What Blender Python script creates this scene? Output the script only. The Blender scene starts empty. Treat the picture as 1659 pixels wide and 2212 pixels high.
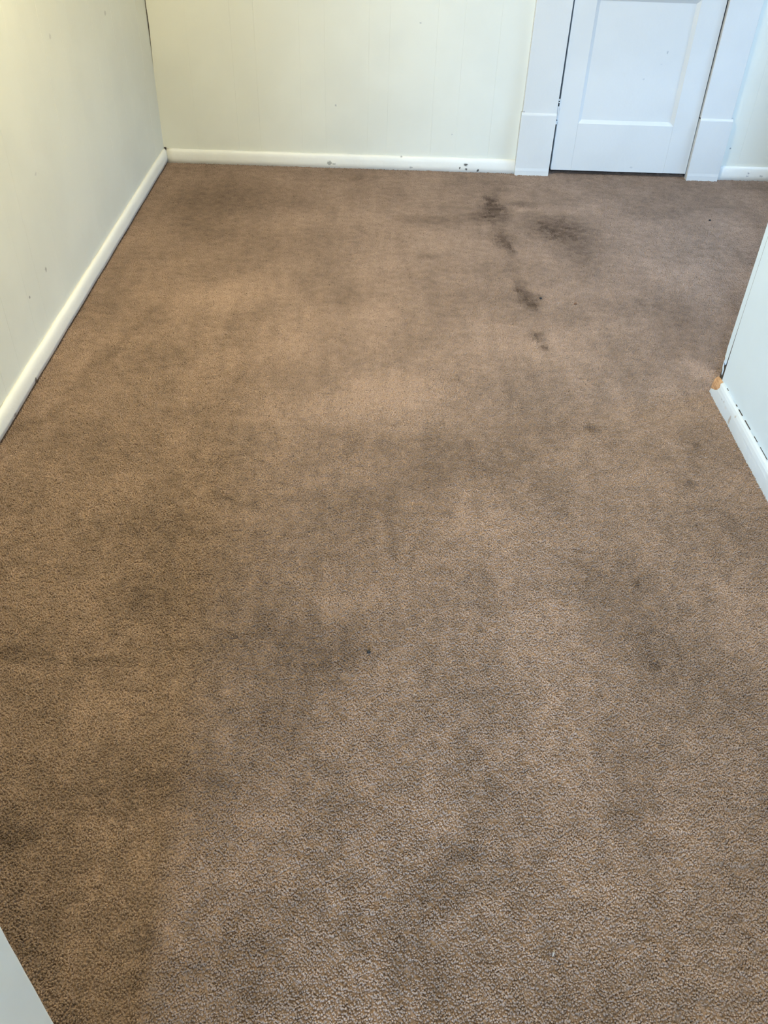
import bpy, bmesh, math, random
from mathutils import Vector, Matrix

random.seed(7)
scene = bpy.context.scene
COL = scene.collection

# ------------------------------------------------------------------ camera
PITCH, ROLL, YAW, CAM_H = 0.69986, 0.03789, -0.01865, 1.5
def make_camera():
    cy, sy, cp, sp = math.cos(YAW), math.sin(YAW), math.cos(PITCH), math.sin(PITCH)
    fwd = Vector((-sy * cp, cy * cp, -sp)); rt = Vector((cy, sy, 0)); up = rt.cross(fwd)
    c, s = math.cos(ROLL), math.sin(ROLL)
    r2 = c * rt + s * up; u2 = -s * rt + c * up
    cam = bpy.data.cameras.new('camera'); ob = bpy.data.objects.new('camera', cam)
    COL.objects.link(ob)
    cam.sensor_fit = 'VERTICAL'; cam.sensor_height = 24.0
    cam.lens = 1857.68 / 2212 * 24.0
    cam.clip_start = 0.02
    m = Matrix((r2, u2, -fwd)).transposed().to_4x4(); m.translation = (0, 0, CAM_H)
    ob.matrix_world = m
    scene.camera = ob
make_camera()

# ------------------------------------------------------------------ light
EXPOSURE = 0.0
DAYLIGHT = (0.39, 0.63, 1.0)
DAY_WATTS = 121.0
DAY_SPREAD = 76.0
FILL_LAMP_WATTS = 790.0
HALL_FILL_WATTS = 250.0
FILL_LAMP_COLOR = (1.0, 0.87, 0.52)
world = bpy.data.worlds.new('sky'); scene.world = world; world.use_nodes = True
world.node_tree.nodes['Background'].inputs[0].default_value = (0.62, 0.80, 1.0, 1)
world.node_tree.nodes['Background'].inputs[1].default_value = 1.0
vs = scene.view_settings
vs.view_transform = 'Standard'; vs.look = 'None'; vs.gamma = 1.0; vs.exposure = EXPOSURE
vs.use_curve_mapping = False
# daylight from the window of the hall behind the viewer, reaching the room through the doorway
YH = -1.70                                             # hall wall with the window
WX0, WX1, WZ0, WZ1 = -1.02, -0.12, 0.55, 2.05
al = bpy.data.lights.new('window_daylight', 'AREA'); al.shape = 'RECTANGLE'
al.size = WX1 - WX0 + 0.1; al.size_y = WZ1 - WZ0 + 0.1
al.energy = DAY_WATTS; al.color = DAYLIGHT; al.spread = math.radians(DAY_SPREAD)
alo = bpy.data.objects.new('window_daylight', al); COL.objects.link(alo)
alo.location = ((WX0 + WX1) / 2, YH - 0.20, (WZ0 + WZ1) / 2)
alo.rotation_euler = (math.radians(88), 0, math.radians(-10))

# added fill light behind an unseen alcove window, cooling the right floor
ALCOVE_FILL_WATTS = 52.0
AY0, AY1, AZ0, AZ1 = 2.75, 4.05, 0.95, 2.05
a2 = bpy.data.lights.new('alcove_fill_light', 'AREA'); a2.shape = 'RECTANGLE'
a2.size = AY1 - AY0; a2.size_y = AZ1 - AZ0
a2.energy = ALCOVE_FILL_WATTS; a2.color = DAYLIGHT; a2.spread = math.radians(90)
a2o = bpy.data.objects.new('alcove_fill_light', a2); COL.objects.link(a2o)
a2o.location = (3.12, (AY0 + AY1) / 2, (AZ0 + AZ1) / 2)
a2o.rotation_euler = (math.radians(38), 0, math.radians(90))

# ------------------------------------------------------------------ room numbers (metres)
XL, YB = -1.106, 4.5355          # faces of the left and the back wall
XR, YS = 1.128, 2.460            # face and end of the short wall on the right
YF, JX0 = 0.3675, -0.340         # room face and end of the low partition beside the viewer
YD = -0.26                       # room face of the front wall behind the viewer
DX_L, DX_R = -0.40, 0.86         # its doorway
XA = 2.90                        # far side of the alcove
ZC = 2.42                        # ceiling
ZB = -0.012                      # carpet backing
T = .13; PT = .008               # wall and plank thickness

# ------------------------------------------------------------------ stains and painted wall-side shade on the carpet: x, y, rx, ry, angle, strength
DARK = [(0.536, 3.974, 0.075, 0.162, 0.08, 0.75), (0.537, 4.127, 0.036, 0.11, 0.08, 0.5), (0.534, 3.682, 0.045, 0.114, 0.08, 0.6), (0.563, 3.57, 0.024, 0.099, 0.07, 0.5), (0.537, 3.38, 0.027, 0.109, 0.07, 0.3), (0.569, 3.197, 0.026, 0.076, 0.07, 0.35), (0.58, 3.088, 0.047, 0.104, 0.06, 0.7), (0.604, 3.023, 0.029, 0.035, 0.06, 0.4), (0.586, 2.79, 0.029, 0.042, 0.06, 0.65), (0.593, 2.71, 0.017, 0.027, 0.06, 0.65), (0.68, 4.091, 0.063, 0.049, 0.08, 0.5), (0.449, 3.911, 0.065, 0.056, 0.08, 0.35), (0.223, 3.87, 0.171, 0.044, 0.08, 0.25), (0.21, 3.463, 0.047, 0.028, 0.07, 0.4), (0.612, 4.368, 0.095, 0.04, 0.09, 0.3), (0.604, 4.283, 0.058, 0.032, 0.09, 0.3), (0.835, 3.848, 0.162, 0.178, 0.08, 0.5), (0.856, 3.626, 0.128, 0.214, 0.07, 0.45), (0.723, 3.801, 0.096, 0.12, 0.08, 0.25), (0.978, 3.344, 0.117, 0.137, 0.07, 0.15), (-0.116, 4.389, 0.037, 0.06, 0.09, 0.4), (0.207, 1.784, 0.014, 0.016, 0.04, 0.5), (0.984, 2.143, 0.014, 0.018, 0.05, 0.6), (0.912, 1.944, 0.019, 0.02, 0.04, 0.55), (0.678, 2.21, 0.026, 0.023, 0.05, 0.5), (0.669, 1.522, 0.011, 0.015, 0.03, 0.45), (0.827, 1.477, 0.01, 0.013, 0.03, 0.55), (0.878, 1.458, 0.009, 0.011, 0.03, 0.4), (0.657, 1.277, 0.011, 0.011, 0.03, 0.35), (0.644, 1.268, 0.017, 0.011, 0.03, 0.3), (0.259, 1.375, 0.01, 0.012, 0.03, 0.45), (0.131, 1.203, 0.007, 0.013, 0.03, 0.4), (0.172, 0.807, 0.047, 0.029, 0.02, 0.4), (0.122, 0.741, 0.058, 0.051, 0.02, 0.28), (0.079, 0.614, 0.07, 0.067, 0.02, 0.22), (0.661, 0.703, 0.012, 0.009, 0.02, 0.55), (0.67, 0.672, 0.007, 0.012, 0.02, 0.5), (0.577, 0.561, 0.012, 0.009, 0.02, 0.3), (-0.363, 0.655, 0.025, 0.027, 0.02, 0.35), (-0.225, 0.663, 0.011, 0.013, 0.02, 0.4), (-0.403, 1.825, 0.047, 0.009, -0.56, 0.45), (-0.317, 1.808, 0.04, 0.044, 0.04, 0.22), (-0.296, 1.317, 0.042, 0.007, -0.72, 0.45), (-0.159, 1.24, 0.154, 0.145, 0.03, 0.33), (-0.255, 1.361, 0.064, 0.087, 0.03, 0.15), (-0.414, 0.943, 0.171, 0.083, 0.02, 0.36), (-0.165, 1.079, 0.058, 0.069, 0.03, 0.25), (-0.757, 1.255, 0.153, 0.019, 0.03, 0.4), (-0.571, 1.247, 0.063, 0.016, -0.08, 0.4), (-0.654, 0.826, 0.051, 0.027, 0.02, 0.5), (-0.784, 2.057, 0.188, 0.143, 0.05, 0.25), (-0.519, 1.732, 0.146, 0.076, 0.04, 0.22), (-0.552, 1.441, 0.099, 0.063, 0.03, 0.25), (-0.111, 1.295, 0.116, 0.083, 0.03, 0.2), (0.21, 2.044, 0.165, 0.127, 0.05, 0.3), (0.098, 1.876, 0.143, 0.124, 0.04, 0.2), (-0.092, 2.089, 0.124, 0.085, 0.05, 0.28), (0.635, 1.42, 0.101, 0.265, 0.03, 0.28), (0.534, 0.955, 0.056, 0.138, 0.02, 0.25), (-0.283, 1.597, 0.235, 0.121, 0.04, 0.16), (-0.449, 2.495, 0.04, 0.269, 0.05, 0.25), (-0.871, 2.724, 0.028, 0.366, -0.27, 0.3), (-0.787, 2.833, 0.018, 0.247, -0.22, 0.15), (-0.326, 2.502, 0.093, 0.09, 0.05, 0.15), (-0.098, 3.064, 0.071, 0.118, 0.07, 0.2), (-0.208, 2.833, 0.05, 0.176, 0.06, 0.15), (0.341, 3.092, 0.109, 0.12, 0.07, 0.2), (1.162, 2.953, 0.197, 0.233, 0.06, 0.25), (1.42, 3.163, 0.057, 0.26, 0.07, 0.2), (0.737, 2.927, 0.141, 0.067, 0.06, 0.12), (0.424, 2.262, 0.021, 0.131, 0.05, 0.15), (0.283, 2.334, 0.075, 0.082, 0.05, 0.12), (-0.697, 4.035, 0.434, 0.237, 0.08, 0.35), (-0.802, 3.641, 0.179, 0.204, 0.08, 0.25), (-0.512, 3.563, 0.217, 0.147, 0.08, 0.18), (1.32, 4.056, 0.273, 0.245, 0.08, 0.22), (1.596, 4.422, 0.343, 0.141, 0.09, 0.18), (-0.262, 0.579, 0.151, 0.058, 0.02, 0.2), (-0.552, 0.77, 0.083, 0.054, 0.02, 0.2), (-0.056, 1.829, 0.115, 0.08, 0.04, 0.12), (-1.016, 2.191, 0.024, 0.197, -0.64, 0.25), (0.488, 2.189, 0.217, 0.051, 0.05, 0.12)]
LIGHT = [(-0.674, 3.007, 0.191, 0.155, 0.06, 0.5), (-0.46, 3.12, 0.143, 0.122, 0.07, 0.25), (-0.28, 2.692, 0.211, 0.231, 0.06, 0.45), (-0.023, 2.844, 0.085, 0.569, 0.06, 0.35), (0.031, 2.349, 0.285, 0.151, 0.05, 0.5), (-0.362, 2.275, 0.174, 0.106, 0.05, 0.4), (-0.565, 2.549, 0.093, 0.092, 0.06, 0.25), (0.124, 3.611, 0.223, 0.3, 0.08, 0.3), (-0.257, 3.955, 0.258, 0.172, 0.08, 0.25), (0.82, 4.032, 0.123, 0.054, 0.08, 0.6), (0.637, 4.029, 0.071, 0.047, 0.08, 0.55), (0.82, 3.787, 0.034, 0.027, 0.08, 0.4), (1.125, 2.581, 0.04, 0.09, 0.73, 0.75), (0.641, 2.746, 0.151, 0.205, 0.06, 0.3), (0.375, 2.73, 0.133, 0.202, 0.06, 0.25), (-0.988, 2.556, 0.098, 0.262, -0.51, 0.25), (-0.738, 1.434, 0.12, 0.095, 0.03, 0.3), (-0.58, 1.127, 0.078, 0.074, 0.03, 0.2), (0.389, 1.324, 0.075, 0.314, 0.03, 0.25), (0.885, 1.398, 0.067, 0.251, 0.03, 0.25), (0.727, 1.046, 0.107, 0.106, 0.03, 0.3), (1.003, 3.78, 0.128, 0.136, 0.08, 0.2), (0.956, 2.341, 0.091, 0.141, 0.05, 0.2), (-0.013, 1.167, 0.06, 0.186, 0.03, 0.12), (0.528, 0.81, 0.139, 0.13, 0.02, 0.2), (-0.593, 0.743, 0.049, 0.053, 0.02, 0.2), (-0.209, 0.751, 0.132, 0.051, 0.02, 0.1), (0.345, 1.747, 0.151, 0.153, 0.04, 0.15)]

# ------------------------------------------------------------------ node helpers
class NT:
    def __init__(self, mat):
        self.t = mat.node_tree; self.n = self.t.nodes; self.l = self.t.links
    def add(self, kind, **kw):
        nd = self.n.new(kind)
        for k, v in kw.items(): setattr(nd, k, v)
        return nd
    def link(self, a, b): self.l.new(a, b)
    def math(self, op, a, b=None, c=None, clamp=False):
        nd = self.add('ShaderNodeMath', operation=op, use_clamp=clamp)
        for i, v in enumerate((a, b, c)):
            if v is None: continue
            if isinstance(v, (int, float)): nd.inputs[i].default_value = v
            else: self.link(v, nd.inputs[i])
        return nd.outputs[0]
    def maprange(self, v, a, b, c, d, smooth=True):
        nd = self.add('ShaderNodeMapRange', interpolation_type='SMOOTHSTEP' if smooth else 'LINEAR')
        self.link(v, nd.inputs['Value'])
        for k, x in zip(('From Min', 'From Max', 'To Min', 'To Max'), (a, b, c, d)): nd.inputs[k].default_value = x
        return nd.outputs[0]
    def noise(self, vec, scale, detail=2.0, rough=0.5):
        nd = self.add('ShaderNodeTexNoise'); self.link(vec, nd.inputs['Vector'])
        nd.inputs['Scale'].default_value = scale; nd.inputs['Detail'].default_value = detail
        nd.inputs['Roughness'].default_value = rough
        return nd
    def mix(self, f, a, b, blend='MIX'):
        nd = self.add('ShaderNodeMix', data_type='RGBA', blend_type=blend)
        for sock, v in ((nd.inputs[0], f), (nd.inputs[6], a), (nd.inputs[7], b)):
            if isinstance(v, (int, float)): sock.default_value = v
            elif isinstance(v, tuple): sock.default_value = (*v, 1)
            else: self.link(v, sock)
        return nd.outputs[2]
    def blob(self, vec, c, r, rot, soft0, soft1):
        if abs(rot) > .15:
            mp = self.add('ShaderNodeMapping', vector_type='TEXTURE'); self.link(vec, mp.inputs['Vector'])
            mp.inputs['Location'].default_value = c; mp.inputs['Rotation'].default_value = (0, 0, rot)
            mp.inputs['Scale'].default_value = r
        else:
            mp = self.add('ShaderNodeVectorMath', operation='MULTIPLY_ADD'); self.link(vec, mp.inputs[0])
            mp.inputs[1].default_value = tuple(1 / q for q in r); mp.inputs[2].default_value = tuple(-p / q for p, q in zip(c, r))
        ln = self.add('ShaderNodeVectorMath', operation='LENGTH'); self.link(mp.outputs[0], ln.inputs[0])
        return self.maprange(ln.outputs['Value'], soft0, soft1, 1.0, 0.0)

def new_mat(name):
    m = bpy.data.materials.new(name); m.use_nodes = True
    return m, NT(m), m.node_tree.nodes['Principled BSDF']

def paint(name, col, rough=0.45, bump=0.12, scale=60.0, spots=(), mottle=0.05, streak=None):
    """Brushed wall or trim paint with chips and scuffs (spots: centre, radius xyz, colour)."""
    m, t, b = new_mat(name)
    geo = t.add('ShaderNodeNewGeometry'); pos = geo.outputs['Position']
    n1 = t.noise(pos, 3.0, 3.0)
    dk = tuple(c * (1 - mottle) for c in col)
    colr = t.mix(t.maprange(n1.outputs['Fac'], .35, .65, 0, 1), dk, col)
    wv = t.noise(pos, 210.0, 3.0, .7)
    wp = t.add('ShaderNodeVectorMath', operation='MULTIPLY_ADD')
    t.link(wv.outputs['Color'], wp.inputs[0]); wp.inputs[1].default_value = (.018,) * 3
    of = t.add('ShaderNodeVectorMath', operation='SUBTRACT'); t.link(pos, of.inputs[0]); of.inputs[1].default_value = (.009,) * 3
    t.link(of.outputs[0], wp.inputs[2])
    for (c, r, cc, s) in spots:
        f = t.math('MULTIPLY', t.blob(wp.outputs[0], c, r, 0.0, .45, .95), s)
        colr = t.mix(f, colr, cc)
    t.link(colr, b.inputs['Base Color'])
    b.inputs['Roughness'].default_value = rough
    if 'Specular IOR Level' in b.inputs: b.inputs['Specular IOR Level'].default_value = 0.35
    mp = t.add('ShaderNodeMapping'); t.link(pos, mp.inputs['Vector']); mp.inputs['Scale'].default_value = streak or (1, 1, 1)
    nb = t.noise(mp.outputs[0], scale, 3.0)
    bp = t.add('ShaderNodeBump'); bp.inputs['Strength'].default_value = bump; bp.inputs['Distance'].default_value = 0.004
    t.link(nb.outputs['Fac'], bp.inputs['Height']); t.link(bp.outputs[0], b.inputs['Normal'])
    return m

DARKCHIP = (0.10, 0.09, 0.07); GREYCHIP = (0.38, 0.36, 0.33)
def sp(x, y, z, rx, ry, rz, c=DARKCHIP, s=1.0): return ((x, y, z), (rx, ry, rz), c, s)

CREAM = (0.785, 0.772, 0.665)
M_WALL = paint('cream_wall_paint', CREAM, 0.5, 0.10, 45.0, [
    sp(XL, 2.705, .240, .02, .010, .012, (.33, .31, .26), .8), sp(XL, 2.527, .227, .02, .006, .008, (.3, .28, .24), .8),
    sp(XL, 3.869, .785, .02, .016, .012, (.45, .43, .36), .6), sp(XL, 3.187, .837, .02, .014, .012, (.5, .47, .4), .5),
    sp(XL, 2.803, .519, .02, .012, .006, (.5, .47, .4), .5),
    sp(-.229, YB, .294, .007, .02, .007, (.4, .4, .38), .8), sp(.169, YB, .666, .006, .02, .005, (.4, .4, .4), .6),
    sp(1.771, YB, .150, .005, .02, .005, (.2, .2, .2), .9), sp(.355, YB, .174, .005, .02, .003, (.4, .4, .4), .6)])
M_TRIM = paint('white_trim_paint', (0.70, 0.69, 0.645), 0.38, 0.15, 55.0, [
    sp(1.348, YB, .576, .0045, .03, .009, (.3, .32, .34), .7), sp(1.331, YB, .525, .007, .03, .003, (.45, .46, .48), .5),
    sp(1.261, YB, .458, .008, .03, .003, (.5, .5, .5), .7), sp(1.285, YB, .045, .012, .03, .004, (.45, .45, .45), .6),
    sp(.729, YB - .02, .46, .012, .01, .003, (.5, .5, .5), .6), sp(.697, YB - .02, .300, .006, .02, .006, (.3, .3, .3), .9)])
M_BASE = paint("baseboard_paint", (0.87, 0.84, 0.75), 0.42, 0.35, 40.0, [
    sp(.435, YB - .018, .034, .014, .02, .008), sp(.406, YB - .018, .017, .005, .02, .009), sp(.439, YB - .018, .013, .007, .02, .008),
    sp(.500, YB - .018, .008, .007, .02, .008), sp(-.262, YB - .018, .022, .016, .02, .014, (.3, .29, .25), .8),
    sp(-.240, YB - .018, .018, .012, .02, .006, (.3, .29, .25), .7), sp(.156, YB - .018, .012, .012, .02, .006, GREYCHIP, .7),
    sp(.104, YB - .012, .062, .008, .02, .005, GREYCHIP, .8), sp(1.894, YB - .018, .034, .007, .02, .005, (.3, .3, .33), .8),
    sp(1.893, YB - .018, .020, .009, .02, .005, (.3, .3, .33), .7), sp(1.964, YB - .018, .022, .014, .02, .006, GREYCHIP, .6),
    sp(XL + .018, 2.378, .010, .02, .012, .016, (.16, .14, .11), .9), sp(XL + .018, 2.176, .014, .02, .014, .008, (.42, .34, .28), .9),
    sp(XL + .018, 2.150, .008, .02, .010, .008, (.45, .38, .32), .8), sp(XL + .018, 4.42, .006, .02, .03, .012, (.45, .40, .30), .6)])
M_STUB = paint('cool_white_wall_paint', (0.67, 0.78, 0.86), 0.42, 0.05, 40.0)
M_STUBB = paint('worn_white_baseboard_paint', (0.66, 0.73, 0.80), 0.45, 0.30, 50.0, [
    sp(1.110, 2.250, .018, .03, .008, .022, (.42, .39, .36), .9), sp(1.112, 2.226, .046, .03, .007, .006, (.5, .48, .46), .9),
    sp(1.110, 2.344, .034, .03, .005, .004, (.3, .3, .3), .9), sp(1.110, 2.325, .036, .03, .005, .004, (.4, .4, .4), .9),
    sp(1.110, 2.30, .030, .03, .012, .006, (.6, .6, .6), .6)])
M_JAMB = paint('white_jamb_paint', (0.88, 0.89, 0.87), 0.5, 0.10, 50.0)
M_CEIL = paint('ceiling_paint', (0.85, 0.84, 0.80), 0.7, 0.1, 60.0)

def simple(name, col, rough=0.6, metal=0.0, nscale=30.0, amount=.25):
    m, t, b = new_mat(name)
    geo = t.add('ShaderNodeNewGeometry')
    n = t.noise(geo.outputs['Position'], nscale, 3.0)
    c = t.mix(t.maprange(n.outputs['Fac'], .3, .7, 0, 1), tuple(x * (1 - amount) for x in col), col)
    t.link(c, b.inputs['Base Color']); b.inputs['Roughness'].default_value = rough; b.inputs['Metallic'].default_value = metal
    return m
M_DARK = simple('dark_wood_and_shade', (0.055, 0.042, 0.032), .9)  # old wood; also colours the pieces standing in for shaded gaps
M_BLACK = simple('black_grit', (0.012, 0.011, 0.010), .7)
M_LINT = simple('white_lint', (0.55, 0.48, 0.40), .9)
M_RUST = simple('brown_crumb', (0.16, 0.07, 0.03), .8)
M_METAL = simple('painted_hinge_metal', (0.72, 0.71, 0.66), .4, 0.0)
M_BRASS = simple('aged_brass', (0.45, 0.33, 0.16), .35, .9)
def wood():
    m, t, b = new_mat('bare_pine')
    geo = t.add('ShaderNodeNewGeometry')
    mp = t.add('ShaderNodeMapping'); t.link(geo.outputs['Position'], mp.inputs['Vector']); mp.inputs['Scale'].default_value = (1, .25, 1)
    n = t.noise(mp.outputs[0], 160.0, 3.0)
    c = t.mix(t.maprange(n.outputs['Fac'], .35, .65, 0, 1), (.40, .21, .10), (.58, .36, .20))
    t.link(c, b.inputs['Base Color']); b.inputs['Roughness'].default_value = .75
    return m
M_WOOD = wood()
def glass():
    m, t, b = new_mat('window_glass'); t.n.remove(b)
    tr = t.add('ShaderNodeBsdfTransparent'); gl = t.add('ShaderNodeBsdfGlossy'); gl.inputs['Roughness'].default_value = .02
    fr = t.add('ShaderNodeFresnel'); mx = t.add('ShaderNodeMixShader')
    t.link(fr.outputs[0], mx.inputs[0]); t.link(tr.outputs[0], mx.inputs[1]); t.link(gl.outputs[0], mx.inputs[2])
    t.link(mx.outputs[0], t.n['Material Output'].inputs['Surface'])
    return m
M_GLASS = glass()

CARPET_BASE = (0.300, 0.209, 0.152)
def carpet_mat(name='brown_carpet_fibre', pile=True):
    m, t, b = new_mat(name)
    geo = t.add('ShaderNodeNewGeometry'); pos = geo.outputs['Position']
    flat = t.add('ShaderNodeVectorMath', operation='MULTIPLY'); t.link(pos, flat.inputs[0]); flat.inputs[1].default_value = (1, 1, 0)
    n1 = t.noise(flat.outputs[0], 3.2, 3.0, .6); n2 = t.noise(flat.outputs[0], 26.0, 2.0, .6)
    blot = t.math('ADD', t.maprange(n1.outputs['Fac'], .3, .7, -BLOT[0], BLOT[0]), t.maprange(n2.outputs['Fac'], .25, .75, -BLOT[1], BLOT[1]))
    sw = t.add('ShaderNodeVectorMath', operation='MULTIPLY'); t.link(flat.outputs[0], sw.inputs[0]); sw.inputs[1].default_value = (9, 1.1, 0)
    n4 = t.noise(sw.outputs[0], 1.6, 2.0, .5)                                                 # strokes of the vacuum cleaner
    blot = t.math('ADD', blot, t.maprange(n4.outputs['Fac'], .3, .7, -.09, .09))
    n3 = t.noise(pos, 300.0, 1.0, .6)
    dk = t.add('ShaderNodeAttribute', attribute_type='INSTANCER', attribute_name='soil_shade')      # soiling and painted shade of the tuft
    lt = t.add('ShaderNodeAttribute', attribute_type='INSTANCER', attribute_name='bleach')    # faded tufts
    net = t.math('ADD', t.math('MULTIPLY', lt.outputs['Fac'], .95), blot)
    colr = t.mix(t.math('ADD', net, .38, clamp=True), tuple(c * .80 for c in CARPET_BASE), tuple(c * 1.38 for c in CARPET_BASE))
    colr = t.mix(t.math('MULTIPLY', dk.outputs['Fac'], SOIL_SHADE, clamp=True), colr, (.095, .063, .044))
    n5 = t.noise(flat.outputs[0], 130.0, 1.0, .5)                                             # dark flecks: trodden-in grit plus painted raking-light shade
    colr = t.mix(t.maprange(n5.outputs['Fac'], .62, .74, 0, .55), colr, (.095, .063, .044))
    fib = t.maprange(n3.outputs['Fac'], .25, .75, .80, 1.18)
    mul = t.add('ShaderNodeVectorMath', operation='SCALE'); t.link(colr, mul.inputs[0]); t.link(fib, mul.inputs['Scale'])
    t.link(mul.outputs[0], b.inputs['Base Color'])
    b.inputs['Roughness'].default_value = .95
    b.inputs['Specular IOR Level'].default_value = .1
    return m
BLOT = (.22, .24); SOIL_SHADE = 1.0
M_CARPET = carpet_mat()

# ------------------------------------------------------------------ mesh helpers
def obj(name, bm, mat, parent=None, smooth=False):
    me = bpy.data.meshes.new(name); bm.to_mesh(me); bm.free()
    me.materials.append(mat)
    if smooth:
        for p in me.polygons: p.use_smooth = True
    o = bpy.data.objects.new(name, me); COL.objects.link(o)
    if parent: o.parent = parent
    return o
def bx(bm, x0, x1, y0, y1, z0, z1):
    vs_ = [bm.verts.new((x, y, z)) for x in (x0, x1) for y in (y0, y1) for z in (z0, z1)]
    fs = []
    for f in ((0, 1, 3, 2), (4, 6, 7, 5), (0, 4, 5, 1), (2, 3, 7, 6), (0, 2, 6, 4), (1, 5, 7, 3)):
        fs.append(bm.faces.new([vs_[i] for i in f]))
    return fs
def boxes(L, bevel=0.0, seg=1):
    bm = bmesh.new()
    for b in L: bx(bm, *b)
    bmesh.ops.recalc_face_normals(bm, faces=bm.faces)
    if bevel: bmesh.ops.bevel(bm, geom=list(bm.edges), offset=bevel, segments=seg, affect='EDGES', profile=.5)
    return bm
def box(name, b, mat, parent=None, bevel=0.0, seg=1): return obj(name, boxes([b], bevel, seg), mat, parent)
def prism(pts, axis, a, b, bevel=0.0):
    """polygon (2-D points) extruded along an axis; x: (y,z), y: (x,z)"""
    bm = bmesh.new()
    def P(p, t): return {'x': (t, p[0], p[1]), 'y': (p[0], t, p[1]), 'z': (p[0], p[1], t)}[axis]
    r0 = [bm.verts.new(P(p, a)) for p in pts]; r1 = [bm.verts.new(P(p, b)) for p in pts]
    bm.faces.new(r0); bm.faces.new(r1[::-1]); n = len(pts)
    for i in range(n): bm.faces.new((r0[i], r1[i], r1[(i + 1) % n], r0[(i + 1) % n]))
    bmesh.ops.recalc_face_normals(bm, faces=bm.faces)
    if bevel: bmesh.ops.bevel(bm, geom=list(bm.edges), offset=bevel, segments=1, affect='EDGES')
    return bm
def rings(rs, closed=True):
    """skin a list of point rings, with end caps"""
    bm = bmesh.new(); V = [[bm.verts.new(p) for p in r] for r in rs]; n = len(rs[0])
    for a, b in zip(V, V[1:]):
        for i in range(n): bm.faces.new((a[i], a[(i + 1) % n], b[(i + 1) % n], b[i]))
    bm.faces.new(V[0][::-1]); bm.faces.new(V[-1])
    bmesh.ops.recalc_face_normals(bm, faces=bm.faces)
    return bm
def cyl(bm, c, r, z0, z1, n=12):
    a = [bm.verts.new((c[0] + r * math.cos(i * math.tau / n), c[1] + r * math.sin(i * math.tau / n), z0)) for i in range(n)]
    b = [bm.verts.new((v.co.x, v.co.y, z1)) for v in a]
    for i in range(n): bm.faces.new((a[i], a[(i + 1) % n], b[(i + 1) % n], b[i]))
    bm.faces.new(a[::-1]); bm.faces.new(b)
def empty(name, loc=(0, 0, 0)):
    e = bpy.data.objects.new(name, None); COL.objects.link(e); e.empty_display_size = .05
    return e
def struct(o, label=None, cat=None):
    o['kind'] = 'structure'
    if label: o['label'] = label
    if cat: o['category'] = cat
    return o
def tag(o, label, cat, group=None):
    o['label'] = label; o['category'] = cat
    if group: o['group'] = group
    return o

# ------------------------------------------------------------------ floor and carpet
fl = struct(box('floor', (XL - .1, XA + .1, YH - T, YB + .95, -.10, -.0060), M_CARPET), 'carpet backing on the floor under the brown pile', 'floor')

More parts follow.
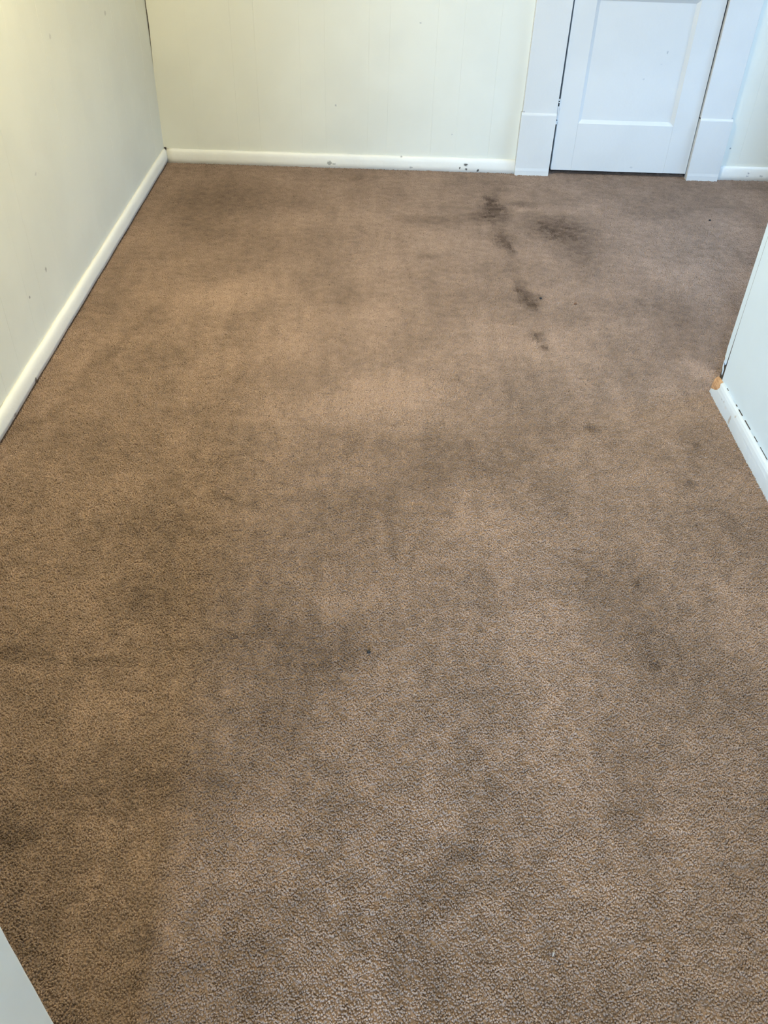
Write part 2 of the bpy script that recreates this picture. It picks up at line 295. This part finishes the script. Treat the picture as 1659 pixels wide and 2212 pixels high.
def build_carpet():
    """cut pile: clumps of K x K tufts set on a jittered lattice, each clump carrying its own soiling and painted shade"""
    X0, X1, Y0, Y1 = XL + .012, XA + .006, -.60, YB + .05
    K = 4; cs = K * TUFT_STEP
    nx = round((X1 - X0) / cs); ny = round((Y1 - Y0) / cs)
    me = bpy.data.meshes.new('carpet')
    me.from_pydata([((X0 + X1) / 2, (Y0 + Y1) / 2, ZB)], [], [])
    ob = bpy.data.objects.new('carpet', me); COL.objects.link(ob)
    me.materials.append(M_CARPET)
    g = bpy.data.node_groups.new('carpet_pile', 'GeometryNodeTree')
    g.interface.new_socket('Geometry', in_out='INPUT', socket_type='NodeSocketGeometry')
    g.interface.new_socket('Geometry', in_out='OUTPUT', socket_type='NodeSocketGeometry')
    N = g.nodes; L = g.links
    go = N.new('NodeGroupOutput')
    def rnd(kind, lo, hi, seed):
        nd = N.new('FunctionNodeRandomValue'); nd.data_type = kind
        idx = {'FLOAT_VECTOR': (0, 1), 'FLOAT': (2, 3), 'INT': (4, 5)}[kind]
        nd.inputs[idx[0]].default_value = lo; nd.inputs[idx[1]].default_value = hi
        nd.inputs['Seed'].default_value = seed
        return nd.outputs[{'FLOAT_VECTOR': 0, 'FLOAT': 1, 'INT': 2}[kind]]
    def put(sock, v):
        if isinstance(v, (tuple, int, float)): sock.default_value = v
        else: L.new(v, sock)
    def vmath(op, a, b, c=None):
        nd = N.new('ShaderNodeVectorMath'); nd.operation = op
        put(nd.inputs[0], a); put(nd.inputs[1], b)
        if c is not None: put(nd.inputs[2], c)
        return nd.outputs[0]
    def fmath(op, a, b, clamp=False):
        nd = N.new('ShaderNodeMath'); nd.operation = op; nd.use_clamp = clamp
        put(nd.inputs[0], a); put(nd.inputs[1], b)
        return nd.outputs[0]
    def noise(vec, scale, detail=2.0):
        nz = N.new('ShaderNodeTexNoise'); put(nz.inputs['Vector'], vec)
        nz.inputs['Scale'].default_value = scale; nz.inputs['Detail'].default_value = detail
        return nz.outputs['Color']
    def blobs(vec_wide, vec_fine, LST):
        acc = 0.0
        for (x, y, rx, ry, a, s) in LST:
            v = vec_wide if max(rx, ry) > .07 else vec_fine
            rr = (rx * 1.25, ry * 1.25, 1)
            if abs(a) > .15:
                v = vmath('SUBTRACT', v, (x, y, 0)); vr = N.new('ShaderNodeVectorRotate'); vr.rotation_type = 'Z_AXIS'
                put(vr.inputs['Vector'], v); vr.inputs['Angle'].default_value = -a
                v = vmath('DIVIDE', vr.outputs[0], rr)
            else: v = vmath('DIVIDE', vmath('SUBTRACT', v, (x, y, 0)), rr)
            ln = N.new('ShaderNodeVectorMath'); ln.operation = 'LENGTH'; put(ln.inputs[0], v)
            mr = N.new('ShaderNodeMapRange'); mr.interpolation_type = 'SMOOTHSTEP'; put(mr.inputs['Value'], ln.outputs['Value'])
            for k_, val in zip(('From Min', 'From Max', 'To Min', 'To Max'), (.1, 1.25, s, 0.0)): mr.inputs[k_].default_value = val
            acc = fmath('ADD', acc, mr.outputs[0])
        return acc
    # one tuft of twisted yarn
    cone = N.new('GeometryNodeMeshCone'); cone.fill_type = 'TRIANGLE_FAN'
    cone.inputs['Vertices'].default_value = 6; cone.inputs['Side Segments'].default_value = 2
    cone.inputs['Radius Top'].default_value = TUFT_TOP; cone.inputs['Radius Bottom'].default_value = TUFT_BOT
    cone.inputs['Depth'].default_value = TUFT_H
    join = N.new('GeometryNodeGeometryToInstance')
    NV = 24
    for v in range(NV):
        grid = N.new('GeometryNodeMeshGrid')
        grid.inputs['Size X'].default_value = TUFT_STEP * (K - 1); grid.inputs['Size Y'].default_value = TUFT_STEP * (K - 1)
        grid.inputs['Vertices X'].default_value = K; grid.inputs['Vertices Y'].default_value = K
        j = TUFT_STEP * .5
        sp_ = N.new('GeometryNodeSetPosition'); L.new(grid.outputs[0], sp_.inputs['Geometry'])
        L.new(rnd('FLOAT_VECTOR', (-j, -j, -.0010), (j, j, .0006), 10 + v), sp_.inputs['Offset'])
        iop = N.new('GeometryNodeInstanceOnPoints'); L.new(sp_.outputs[0], iop.inputs['Points']); L.new(cone.outputs[0], iop.inputs['Instance'])
        L.new(rnd('FLOAT_VECTOR', (-TILT, -TILT, 0), (TILT, TILT, 6.28), 120 + v), iop.inputs['Rotation'])
        L.new(rnd('FLOAT_VECTOR', (.75, .75, .88), (1.25, 1.25, 1.1), 230 + v), iop.inputs['Scale'])
        ri = N.new('GeometryNodeRealizeInstances'); L.new(iop.outputs[0], ri.inputs[0])
        sm = N.new('GeometryNodeSetMaterial'); sm.inputs['Material'].default_value = M_CARPET; L.new(ri.outputs[0], sm.inputs['Geometry'])
        ss = N.new('GeometryNodeSetShadeSmooth'); L.new(sm.outputs[0], ss.inputs['Geometry'])
        L.new(ss.outputs[0], join.inputs[0])
    # lattice over the room
    lat = N.new('GeometryNodeMeshGrid')
    lat.inputs['Size X'].default_value = X1 - X0 - cs; lat.inputs['Size Y'].default_value = Y1 - Y0 - cs
    lat.inputs['Vertices X'].default_value = nx; lat.inputs['Vertices Y'].default_value = ny
    tr = N.new('GeometryNodeTransform'); L.new(lat.outputs[0], tr.inputs['Geometry'])
    tr.inputs['Translation'].default_value = ((X0 + X1) / 2, (Y0 + Y1) / 2, ZB)
    pos = N.new('GeometryNodeInputPosition').outputs[0]
    flat = vmath('MULTIPLY', pos, (1, 1, 0))
    def warp(scale, amp, detail=2.0): return vmath('ADD', flat, vmath('MULTIPLY', vmath('SUBTRACT', noise(flat, scale, detail), (.5, .5, .5)), (amp, amp, 0)))
    wide = warp(14.0, .12, 3.0); fine = warp(60.0, .035)
    out = N.new('GeometryNodeInstanceOnPoints')
    def store(geo_, name, val):
        st = N.new('GeometryNodeStoreNamedAttribute'); st.data_type = 'FLOAT'; st.domain = 'POINT'
        L.new(geo_, st.inputs['Geometry']); st.inputs['Name'].default_value = name
        L.new(val, st.inputs['Value'])
        return st.outputs[0]
    def ragged(val):
        nf = N.new('ShaderNodeTexNoise'); put(nf.inputs['Vector'], flat); nf.inputs['Scale'].default_value = 34.0; nf.inputs['Detail'].default_value = 3.0
        mr = N.new('ShaderNodeMapRange'); put(mr.inputs['Value'], nf.outputs[0])
        for k_, q in zip(('From Min', 'From Max', 'To Min', 'To Max'), (.32, .68, .62, 1.45)): mr.inputs[k_].default_value = q
        return fmath('MULTIPLY', val, mr.outputs[0])
    geo = store(tr.outputs[0], 'soil_shade', ragged(blobs(wide, fine, DARK))); geo = store(geo, 'bleach', blobs(wide, fine, LIGHT))
    # clumping and waves of the trodden pile
    dev = vmath('SUBTRACT', noise(vmath('MULTIPLY', flat, (1, 1.6, 1)), 62.0, 2.0), (.5, .5, .5))
    sp2 = N.new('GeometryNodeSetPosition'); L.new(geo, sp2.inputs['Geometry'])
    L.new(vmath('ADD', vmath('MULTIPLY', dev, CLUMP), rnd('FLOAT_VECTOR', (-.0012, -.0012, -.0006), (.0012, .0012, .0006), 5)), sp2.inputs['Offset'])
    L.new(sp2.outputs[0], out.inputs['Points'])
    L.new(join.outputs[0], out.inputs['Instance']); out.inputs['Pick Instance'].default_value = True
    L.new(rnd('INT', 0, NV - 1, 3), out.inputs['Instance Index'])
    L.new(vmath('ADD', vmath('MULTIPLY', dev, (LEANV, LEANV, 0)), (LEAN[0], LEAN[1], 0)), out.inputs['Rotation'])
    L.new(out.outputs[0], go.inputs[0])
    md = ob.modifiers.new('pile', 'NODES'); md.node_group = g
    ob['kind'] = 'stuff'
    tag(ob, 'worn brown cut pile carpet with dark stains covering the floor', 'carpet')
TUFT_STEP, TUFT_H, TUFT_BOT, TUFT_TOP, TILT = .0032, .0100, .0025, .0016, .30
CLUMP, LEANV, LEAN = (.003, .003, .0075), 0.7, (0.0, 0.0)
build_carpet()

# ------------------------------------------------------------------ walls

def planks(parent, axis, plane, cuts, z0, z1, inward, first=None):
    """vertical boards on a wall; axis is the direction they follow each other in"""
    for i, (a, b) in enumerate(zip(cuts, cuts[1:])):
        d = random.uniform(-.0003, .0003)
        lo, hi = sorted((plane + d, plane + inward * PT))
        if first and i == 0:
            bm = prism(first(b), 'y', lo, hi)
        elif axis == 'x': bm = boxes([(a, b, lo, hi, z0, z1)], .0007)
        else: bm = boxes([(lo, hi, a, b, z0, z1)], .0007)
        obj('plank', bm, M_WALL, parent)

# back wall, opening for the closet door
DO0, DO1, DOT = .857, 1.583, 2.035
wb_ = struct(obj('wall_back', boxes([(XL - T, DO0 - .02, YB + PT, YB + T, -.1, ZC + .1), (DO1 + .02, XA + T, YB + PT, YB + T, -.1, ZC + .1),
     (DO0 - .02, DO1 + .02, YB + PT, YB + T, DOT, ZC + .1)]), M_DARK), 'cream painted plank wall behind the closet door', 'wall')
def corner_plank(b):
    g = [(0, ZB), (.0, .40), (.0025, .50), (.0062, .62), (.0042, .72), (.0015, .80), (0, .95), (0, ZC)]
    return [(XL + d, z) for d, z in g] + [(b, ZC), (b, ZB)]
planks(wb_, 'x', YB, [XL, -.93, -.72, -.61, -.40, -.28, -.07, .027, .25, .375, .545, .70], ZB, ZC, 1, corner_plank)
planks(wb_, 'x', YB, [.70, DO0 - .02], ZB, ZC, 1)
planks(wb_, 'x', YB, [DO1 + .02, 1.83, 1.98, 2.19, 2.30, 2.52, 2.64, XA], ZB, ZC, 1)
planks(wb_, 'x', YB, [DO0 - .02, 1.22, DO1 + .02], DOT, ZC, 1)

# left wall
wl_ = struct(box('wall_left', (XL - T, XL - PT, YH - T, YB + T, -.1, ZC + .1), M_DARK), 'cream painted plank wall with long rounded baseboard', 'wall')
lc = [YD, -.08, .10, .22, .45, .62, .80, .98, 1.10, 1.31, 1.46, 1.64, 1.75, 1.95, 2.07, 2.20, 2.33, 2.51, 2.62, 2.83, 2.95, 3.11, 3.30, 3.39, 3.67, 3.80, 3.95, 4.072, 4.25, 4.36, YB + PT]
planks(wl_, 'y', XL, lc, ZB, ZC, -1)
box('plaster', (XL - PT, XL, YH, YD, ZB, ZC), M_WALL, wl_)

# short wall on the right: panel sheet over an old core, corner strip at its end
wr_ = struct(obj('wall_right', boxes([(XR + .02, XR + .14, YD, YS - .012, -.1, ZC + .1)]), M_DARK), 'bright cool white wall ending in a damaged corner', 'wall')
panel_end = [(YS - .0385, .064), (YS - .0375, .10), (YS - .0345, .20), (YS - .0328, .27), (YS - .0322, .36), (YS - .0322, ZC)]
obj('wall_panel', prism([(YD, ZB), (YS - .040, ZB)] + panel_end + [(YD, ZC)], 'x', XR, XR + .02), M_STUB, wr_)
strip = [(YS - .0305, ZC), (YS - .0305, .36), (YS - .0310, .27), (YS - .0315, .20), (YS - .0325, .148), (YS - .030, .132), (YS - .031, .118), (YS - .024, .126),
         (YS - .026, .108), (YS - .019, .118), (YS - .020, .104), (YS - .012, .112), (YS - .0095, .103), (YS - .007, .122), (YS - .002, .126), (YS - .003, .140), (YS, .150), (YS, ZC)]
corner = obj('trim_1', prism(strip, 'x', XR + .0012, XR + .022), M_STUB)
struct(corner, 'white corner strip with splintered lower end on the short wall', 'trim')
for k, pts in enumerate(([(YS - .012, .100), (YS - .004, .112), (YS - .006, .088), (YS - .015, .076)], [(YS - .020, .086), (YS - .013, .094), (YS - .014, .070), (YS - .020, .066)])):
    obj('splinter', prism(pts, 'x', XR + .002, XR + .010), M_STUB, corner)
box('crack_shade', (XR + .0009, XR + .021, YS - .042, YS - .029, ZB, ZC), M_DARK, wr_)  # dark strip stands in for the shade deep in the crack
box('crack_shade', (XR + .003, XR + .021, YS - .042, YS - .006, ZB, .16), M_DARK, wr_)  # dark sheet painted as the shade below the splintered strip end
box('end_board', (XR + .022, XR + .135, YS - .012, YS, ZB, ZC), M_TRIM, wr_)
box('end_board', (XR + .14, XR + .148, YD, YS, ZB, ZC), M_TRIM, wr_)

# front wall with the doorway behind the viewer, low partition, alcove walls, hall, ceiling
struct(obj('wall_front', boxes([(XL - T, DX_L - .02, YD - T, YD, -.1, ZC + .1), (DX_R + .02, XA, YD - T, YD, -.1, ZC + .1),
     (DX_L - .02, DX_R + .02, YD - T, YD, 2.06, ZC + .1)]), M_WALL), 'cream wall around the doorway behind the low partition', 'wall')
struct(box('trim_2', (DX_L - .02, DX_L, YD - T - .01, YD + .01, ZB, 2.06), M_TRIM, None, .002), 'white door jamb of the hall doorway near the low partition', 'trim')
struct(box('trim_3', (DX_R, DX_R + .02, YD - T - .01, YD + .01, ZB, 2.06), M_TRIM, None, .002), 'white door jamb of the hall doorway near the short wall', 'trim')
def partition():
    """low partition: core, end board with a softened, slightly uneven arris, flat cap"""
    rs = []; x1 = JX0; x0 = JX0 - .018; e = .004; HP = .80
    for k in range(25):
        z = ZB + (HP - ZB) * k / 24
        w = .0012 * math.sin(z * 11) + random.uniform(-.0005, .0005)
        rs.append([(p[0], p[1], z) for p in ((x0, YF - T), (x1, YF - T), (x1, YF - e + w), (x1 - e * .3, YF - e * .3 + w), (x1 - e, YF + w), (x0, YF + w))])
    o = struct(box('wall_partition', (XL, x0, YF - T, YF - .001, ZB, HP), M_WALL), 'low white partition wall with flat cap beside the doorway', 'wall')
    obj('end_board', rings(rs), M_JAMB, o)
    box('cap', (XL, JX0 + .012, YF - T - .012, YF + .012, HP, HP + .022), M_JAMB, o, .004)
partition()
struct(obj('wall_alcove', boxes([(XA, XA + T, YH - T, AY0, -.1, ZC + .1), (XA, XA + T, AY1, YB + T, -.1, ZC + .1), (XA, XA + T, AY0, AY1, -.1, AZ0), (XA, XA + T, AY0, AY1, AZ1, ZC + .1)]), M_WALL), 'cream wall with an added window at the far side of the alcove', 'wall')
struct(obj('wall_hall', boxes([(XL - T, WX0, YH - T, YH, -.1, ZC + .1), (WX1, XA + T, YH - T, YH, -.1, ZC + .1),
     (WX0, WX1, YH - T, YH, -.1, WZ0), (WX0, WX1, YH - T, YH, WZ1, ZC + .1)]), M_WALL), 'cream hall wall with a window behind the doorway', 'wall')
def sash_window(name, label, w0, w1, z0_, z1_, face, axis, inward):
    """two sliding sashes; axis 'x': wall runs along x at y = face, 'y': wall runs along y at x = face"""
    win = struct(empty(name), label, 'window'); c = (w0 + w1) / 2
    win.location = (c, face, z0_) if axis == 'x' else (face, c, z0_)
    def wp(nm, a0, a1, d0, d1, z0, z1, mat=None, bevel=.003):
        d0, d1 = sorted((inward * d0, inward * d1))
        bb = (a0 - c, a1 - c, d0, d1) if axis == 'x' else (d0, d1, a0 - c, a1 - c)
        return box(nm, (*bb, z0 - z0_, z1 - z0_), mat or M_TRIM, win, bevel)
    wp('casing', w0 - .08, w0, 0, .018, z0_ - .02, z1_ + .10); wp('casing', w1, w1 + .08, 0, .018, z0_ - .02, z1_ + .10)
    wp('head_casing', w0, w1, 0, .018, z1_, z1_ + .10); wp('sill', w0 - .09, w1 + .09, -.10, .045, z0_ - .028, z0_)
    zm = (z0_ + z1_) / 2
    for z0, z1, dy in ((z0_, zm + .02, 0), (zm - .02, z1_, -.03)):
        e0, e1 = -.075 + dy, -.045 + dy
        wp('sash_stile', w0, w0 + .04, e0, e1, z0, z1); wp('sash_stile', w1 - .04, w1, e0, e1, z0, z1)
        wp('sash_rail', w0 + .04, w1 - .04, e0, e1, z0, z0 + .04); wp('sash_rail', w0 + .04, w1 - .04, e0, e1, z1 - .04, z1)
        wp('pane', w0 + .04, w1 - .04, e0 + .013, e0 + .017, z0 + .04, z1 - .04, M_GLASS, 0)
sash_window('window_1', 'white framed sash window in the hall wall', WX0, WX1, WZ0, WZ1, YH, 'x', 1)
sash_window('added_window_2', 'added white framed sash window in the alcove wall', AY0, AY1, AZ0, AZ1, XA, 'y', -1)  # unseen window added to carry the cool fill light
struct(box('ceiling', (XL - T, XA + T, YH - T, YB + T, ZC, ZC + .1), M_CEIL), 'plain off white ceiling above the carpeted room', 'ceiling')
struct(obj('wall_closet', boxes([(DO0 - .12, DO0 - .02, YB + T, YB + .9, -.1, ZC), (DO1 + .02, DO1 + .12, YB + T, YB + .9, -.1, ZC),
     (DO0 - .12, DO1 + .12, YB + .9, YB + 1.0, -.1, ZC), (DO0 - .12, DO1 + .12, YB + T, YB + 1.0, ZC - .05, ZC)]), M_DARK), 'dark inside of the closet behind the white door', 'wall')

# ------------------------------------------------------------------ baseboards
def baseboard(name, axis, plane, inward, a, b, h, th, mat, label, step=.03, wob=.0012, gap=0.0, gapf=None, foot=None):
    """rounded painted board; inward = +1/-1 along the wall normal"""
    zf = ZB if foot is None else foot
    prof = [(0, zf), (th, zf), (th * 1.02, h * .35), (th * .97, h * .62), (th * .84, h * .82), (th * .60, h * .94), (th * .30, h), (0, h * .99)]
    n = max(2, int((b - a) / step)); rs = []
    ph = random.uniform(0, 6)
    for k in range(n + 1):
        s = a + (b - a) * k / n; r = []
        wz = wob * (math.sin(s * 23 + ph) * .5 + random.uniform(-.6, .6)); wx = wob * .5 * (math.sin(s * 17 + ph))
        gp = gapf(s) if gapf else gap
        for i, (d, z) in enumerate(prof):
            zz = z + (wz if z > h * .5 else 0)
            dd = d + (wx if i not in (0, 7) else gp)
            c = plane + inward * dd
            r.append((c, s, zz) if axis == 'y' else (s, c, zz))
        rs.append(r)
    o = obj(name, rings(rs), mat, smooth=True)
    return struct(o, label, 'baseboard')
BT = .018
def lgap(s): return .0022 if s < 2.16 else (.0016 if 3.2 < s < 3.3 else -.0005)
baseboard('baseboard_left', 'y', XL, 1, YF + .002, YB - .008, .068, BT, M_BASE, 'rounded cream baseboard along the plank wall with scuff marks', gapf=lgap, foot=.008)
bb_ = baseboard('baseboard_back', 'x', YB, -1, XL + .0125, .699, .064, BT, M_BASE, 'chipped cream baseboard between the corner and the closet door')
box('dark_joint_fill', (XL + .003, XL + .0145, YB - .015, YB - .002, .050, .0705), M_DARK, bb_, .002)  # solid dark block stands in for the shaded hole at the corner
baseboard('baseboard_alcove', 'x', YB, -1, 1.742, XA, .064, BT - .003, M_BASE, 'short white baseboard on the far side of the closet door')

# worn baseboard of the short wall: paint shell torn away from the wood at the corner
def stub_base():
    h, th = .061, .0175
    prof = [(0, ZB), (th, ZB), (th * 1.02, h * .22), (th, h * .42), (th * .96, h * .60), (th * .82, h * .80), (th * .6, h * .93), (th * .3, h), (.0, h * .99)]
    tear = [2.40, 2.4545, 2.4440, 2.414, 2.397, 2.390, 2.401, 2.392, 2.405]
    ys = [YD + (2.375 - YD) * k / 90 for k in range(91)]
    rs = []
    for k, y in enumerate(ys):
        w = .0007 * math.sin(y * 19) + random.uniform(-.0004, .0004)
        g = .0018 if (math.sin(y * 31) + math.sin(y * 77 + 1)) > .35 else -.0006
        rs.append([(XR - d - (w if 0 < i < 8 else g), y, z + (w if z > .03 else 0)) for i, (d, z) in enumerate(prof)])
    rs.append([(XR - d, tear[i], z) for i, (d, z) in enumerate(prof)])
    o = obj('baseboard_right', rings(rs), M_STUBB)
    struct(o, 'worn white baseboard with bare wood showing at the corner', 'baseboard')
    core = []
    for y, s, dz in ((2.30, .90, 0), (2.41, .90, 0), (2.436, .90, -.001), (2.449, .88, -.003), (2.4540, .76, -.009)):
        core.append([(XR - d * s + .0002, y + random.uniform(-.0012, .0012), max(ZB, z * .965 + dz * (z / .06))) for d, z in prof])
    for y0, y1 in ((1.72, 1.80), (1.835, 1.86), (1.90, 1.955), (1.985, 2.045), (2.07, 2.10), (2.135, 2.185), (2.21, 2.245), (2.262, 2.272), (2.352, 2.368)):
        box('dark_joint_fill', (XR - .0017 - random.uniform(0, .0006), XR + .0005, y0, y1, h - .004, h + .0009), M_DARK, o, .0004)  # solid dark strips stand in for dirt and shade in the joint
    wd = obj('bare_wood_end', rings(core), M_WOOD, o); wd['label'] = 'bare tan wood where the paint has broken off'
stub_base()

# ------------------------------------------------------------------ closet door with casings
DF = YB - .012                       # door face
dr = struct(empty('door_1'), 'white panelled closet door with painted hinge', 'door'); dr.location = (.871, DF, .018)
def dp(name, bm, mat, parent=None):
    bmesh.ops.translate(bm, verts=bm.verts, vec=-Vector(dr.location))
    return obj(name, bm, mat, parent or dr)
DX0, DX1, DZ0, DZ1 = .8715, 1.5685, .021, 2.022
PX0, PX1 = .976, 1.451
def skew(bm, k=-.0058):              # the door has dropped a little on its hinges
    for v in bm.verts: v.co.x += k * (v.co.z - .4)
    return bm
dp('stile', skew(boxes([(DX0, PX0, DF, DF + .035, DZ0, DZ1)], .0015)), M_TRIM)
dp('stile', skew(boxes([(PX1, DX1, DF, DF + .035, DZ0, DZ1)], .0015)), M_TRIM)
RA = [(DZ0, .250), (.797, .905), (1.37, 1.48), (1.90, DZ1)]
for z0, z1 in RA: dp('rail', skew(boxes([(PX0, PX1, DF + .0002, DF + .034, z0, z1)], .0006)), M_TRIM)
for (a, z0), (z1, c) in zip(RA, RA[1:]):
    # recessed panel with sloping moulding
    dp('panel', skew(boxes([(PX0 - .006, PX1 + .006, DF + .0125, DF + .022, z0 - .006, z1 + .006)])), M_TRIM)
    mo = .015
    for nm, q in (('moulding', [(PX0, z0), (PX1, z0), (PX1 - mo, z0 + mo), (PX0 + mo, z0 + mo)]), ('moulding', [(PX1, z0), (PX1, z1), (PX1 - mo, z1 - mo), (PX1 - mo, z0 + mo)]),
                  ('moulding', [(PX1, z1), (PX0, z1), (PX0 + mo, z1 - mo), (PX1 - mo, z1 - mo)]), ('moulding', [(PX0, z1), (PX0, z0), (PX0 + mo, z0 + mo), (PX0 + mo, z1 - mo)])):
        bm = bmesh.new(); o_, i_ = DF + .0015, DF + .0115
        v = [bm.verts.new((q[0][0], o_, q[0][1])), bm.verts.new((q[1][0], o_, q[1][1])), bm.verts.new((q[2][0], i_, q[2][1])), bm.verts.new((q[3][0], i_, q[3][1]))]
        w = [bm.verts.new((p.co.x, DF + .014, p.co.z)) for p in v]
        bm.faces.new(v); bm.faces.new(w[::-1])
        for i in range(4): bm.faces.new((v[i], w[i], w[(i + 1) % 4], v[(i + 1) % 4]))
        bmesh.ops.recalc_face_normals(bm, faces=bm.faces)
        dp(nm, skew(bm), M_TRIM)
def hinge(zc):
    hx, hy = .8660, DF - .006
    bm = bmesh.new(); cyl(bm, (hx, hy), .0042, zc - .035, zc + .026)
    h_ = dp('hinge', bm, M_METAL)
    for nm, z0, z1, r in (('hinge_knuckle', zc - .057, zc - .040, .0042), ('hinge_knuckle', zc + .041, zc + .046, .0042), ('hinge_pin', zc - .05, zc + .053, .0026), ('pin_cap', zc + .051, zc + .060, .0050)):
        b2 = bmesh.new(); cyl(b2, (hx, hy), r, z0, z1); bmesh.ops.translate(b2, verts=b2.verts, vec=-Vector(dr.location)); obj(nm, b2, M_BLACK if nm == 'hinge_pin' else M_METAL, h_)
    b2 = boxes([(hx + .002, hx + .010, DF - .002, DF + .030, zc - .05, zc + .05)]); bmesh.ops.translate(b2, verts=b2.verts, vec=-Vector(dr.location)); obj('hinge_leaf', b2, M_METAL, h_)
hinge(.302); hinge(1.72)
bm = bmesh.new(); bmesh.ops.create_uvsphere(bm, u_segments=20, v_segments=12, radius=.027)
bmesh.ops.translate(bm, verts=bm.verts, vec=(1.51, DF - .05, .97)); kn = dp('knob', bm, M_BRASS)
b2 = boxes([(1.503, 1.517, DF - .05, DF, .963, .977)]); bmesh.ops.translate(b2, verts=b2.verts, vec=-Vector(dr.location)); obj('knob_stem', b2, M_BRASS, kn)

def casing(name, x0, x1, xo0, xo1, label):
    """x0..x1 board, xo0..xo1 the wider block at its foot"""
    o = struct(empty(name), label, 'trim'); o.location = (x0, YB, 0)
    def p(nm, bm):
        bmesh.ops.translate(bm, verts=bm.verts, vec=-Vector(o.location)); return obj(nm, bm, M_TRIM, o)
    p('casing_board', boxes([(x0, x1, YB - .028, YB, .29, 2.06)], .0015))
    bm = prism([(YB, ZB), (YB - .036, ZB), (YB - .036, .286), (YB - .0345, .290), (YB - .027, .297), (YB, .297)], 'x', xo0, xo1)
    p('plinth_block', bm)
    b3 = prism([(YB, ZB), (YB - .0385, ZB), (YB - .0382, .020), (YB - .036, .033), (YB, .033)], 'x', xo0 + .001, xo1 - .001)
    p('foot_strip', b3)
casing('trim_4', .692, .8605, .687, .8605, 'wide white casing with foot block on the hinge side of the closet door')
casing('trim_5', 1.5735, 1.727, 1.5735, 1.7345, 'wide white casing with foot block on the latch side of the closet door')
struct(box('trim_6', (.66, 1.77, YB - .032, YB, 2.06, 2.20), M_TRIM, None, .002), 'white head casing across the top of the closet door', 'trim')
jb = struct(obj('trim_7', boxes([(DO0 - .02, DO0 + .004, YB + .001, YB + T, ZB, DOT), (DO1 - .006, DO1 + .02, YB + .001, YB + T, ZB, DOT), (DO0, DO1, YB + .001, YB + T, DOT - .01, DOT)]), M_DARK), 'dark unpainted jamb lining around the closet door', 'trim')

# ------------------------------------------------------------------ ceiling lamps added out of view as warm fill light
def lathe(prof, n=32):
    bm = bmesh.new(); V = [[bm.verts.new((r * math.cos(i * math.tau / n), r * math.sin(i * math.tau / n), z)) for i in range(n)] for r, z in prof]
    for a, b in zip(V, V[1:]):
        for i in range(n): bm.faces.new((a[i], a[(i + 1) % n], b[(i + 1) % n], b[i]))
    bm.faces.new(V[0]); bm.faces.new(V[-1][::-1]); bmesh.ops.recalc_face_normals(bm, faces=bm.faces)
    return bm
def added_ceiling_lamp(x, y, watts, label):
    lamp = empty('added_ceiling_lamp'); lamp.location = (x, y, ZC); tag(lamp, label, 'lamp')
    obj('base_plate', lathe([(.16, 0), (.16, -.025), (.10, -.03)]), M_BRASS, lamp, True)
    mg, tg, bg = new_mat('lit_opal_glass'); bg.inputs['Base Color'].default_value = (.9, .87, .8, 1); bg.inputs['Roughness'].default_value = .3
    bg.inputs['Emission Color'].default_value = (*FILL_LAMP_COLOR, 1); bg.inputs['Emission Strength'].default_value = watts * .22
    obj('glass_bowl', lathe([(.15, -.026), (.148, -.05), (.13, -.085), (.09, -.115), (.04, -.13), (.01, -.133)]), mg, lamp, True)
added_ceiling_lamp(-.45, 2.5, FILL_LAMP_WATTS, 'added round flush ceiling lamp with opal glass bowl in the carpeted room')  # invented unseen lamp, warm fill for the left side of the room
added_ceiling_lamp(.55, -.95, HALL_FILL_WATTS, 'added round flush ceiling lamp with opal glass bowl in the hall')  # unseen lamp added to brighten the near end of the partition

# ------------------------------------------------------------------ bits lying on the carpet
def crumb(name, x, y, r, mat, label, cat, seed, sx=1.0, sz=.7, group=None):
    rr = random.Random(seed)
    bm = bmesh.new(); bmesh.ops.create_icosphere(bm, subdivisions=2, radius=r)
    for v in bm.verts: v.co = Vector((v.co.x * sx, v.co.y, v.co.z * sz)) * (1 + rr.uniform(-.18, .18))
    o = obj(name, bm, mat, None, True); o.location = (x, y, r * sz * .4)
    return tag(o, label, cat, group)
crumb('grit_lump', .001, 1.287, .0046, M_BLACK, 'tiny round black grit lump alone on the warm brown carpet', 'grit', 1)
crumb('grit_lump',   .634, 3.092, .0048, M_BLACK, 'small black grit lump beside a dark stain on the carpet', 'grit', 2, 1.2)
crumb('grit_lump', 1.541, 3.953, .0045, M_BLACK, 'small black grit lump on the alcove carpet by the closet door', 'grit', 3, 1.2)
crumb('brown_crumb', .763, 3.053, .0042, M_RUST, 'small rust brown crumb on the grey brown carpet', 'crumb', 4, 1.5)
def lint():
    pts = [Vector((.3240, .627, .003)), Vector((.3245, .628, .006)), Vector((.3270, .634, .006)), Vector((.3278, .638, .003))]
    rs = [[(p.x + .0013 * math.cos(a * math.tau / 6), p.y + .0005 * math.cos(a * math.tau / 6), p.z + .0013 * math.sin(a * math.tau / 6)) for a in range(6)] for p in pts]
    tag(obj('lint_thread', rings(rs), M_LINT, None, True), 'short pale lint thread lying on the carpet', 'lint')
lint()
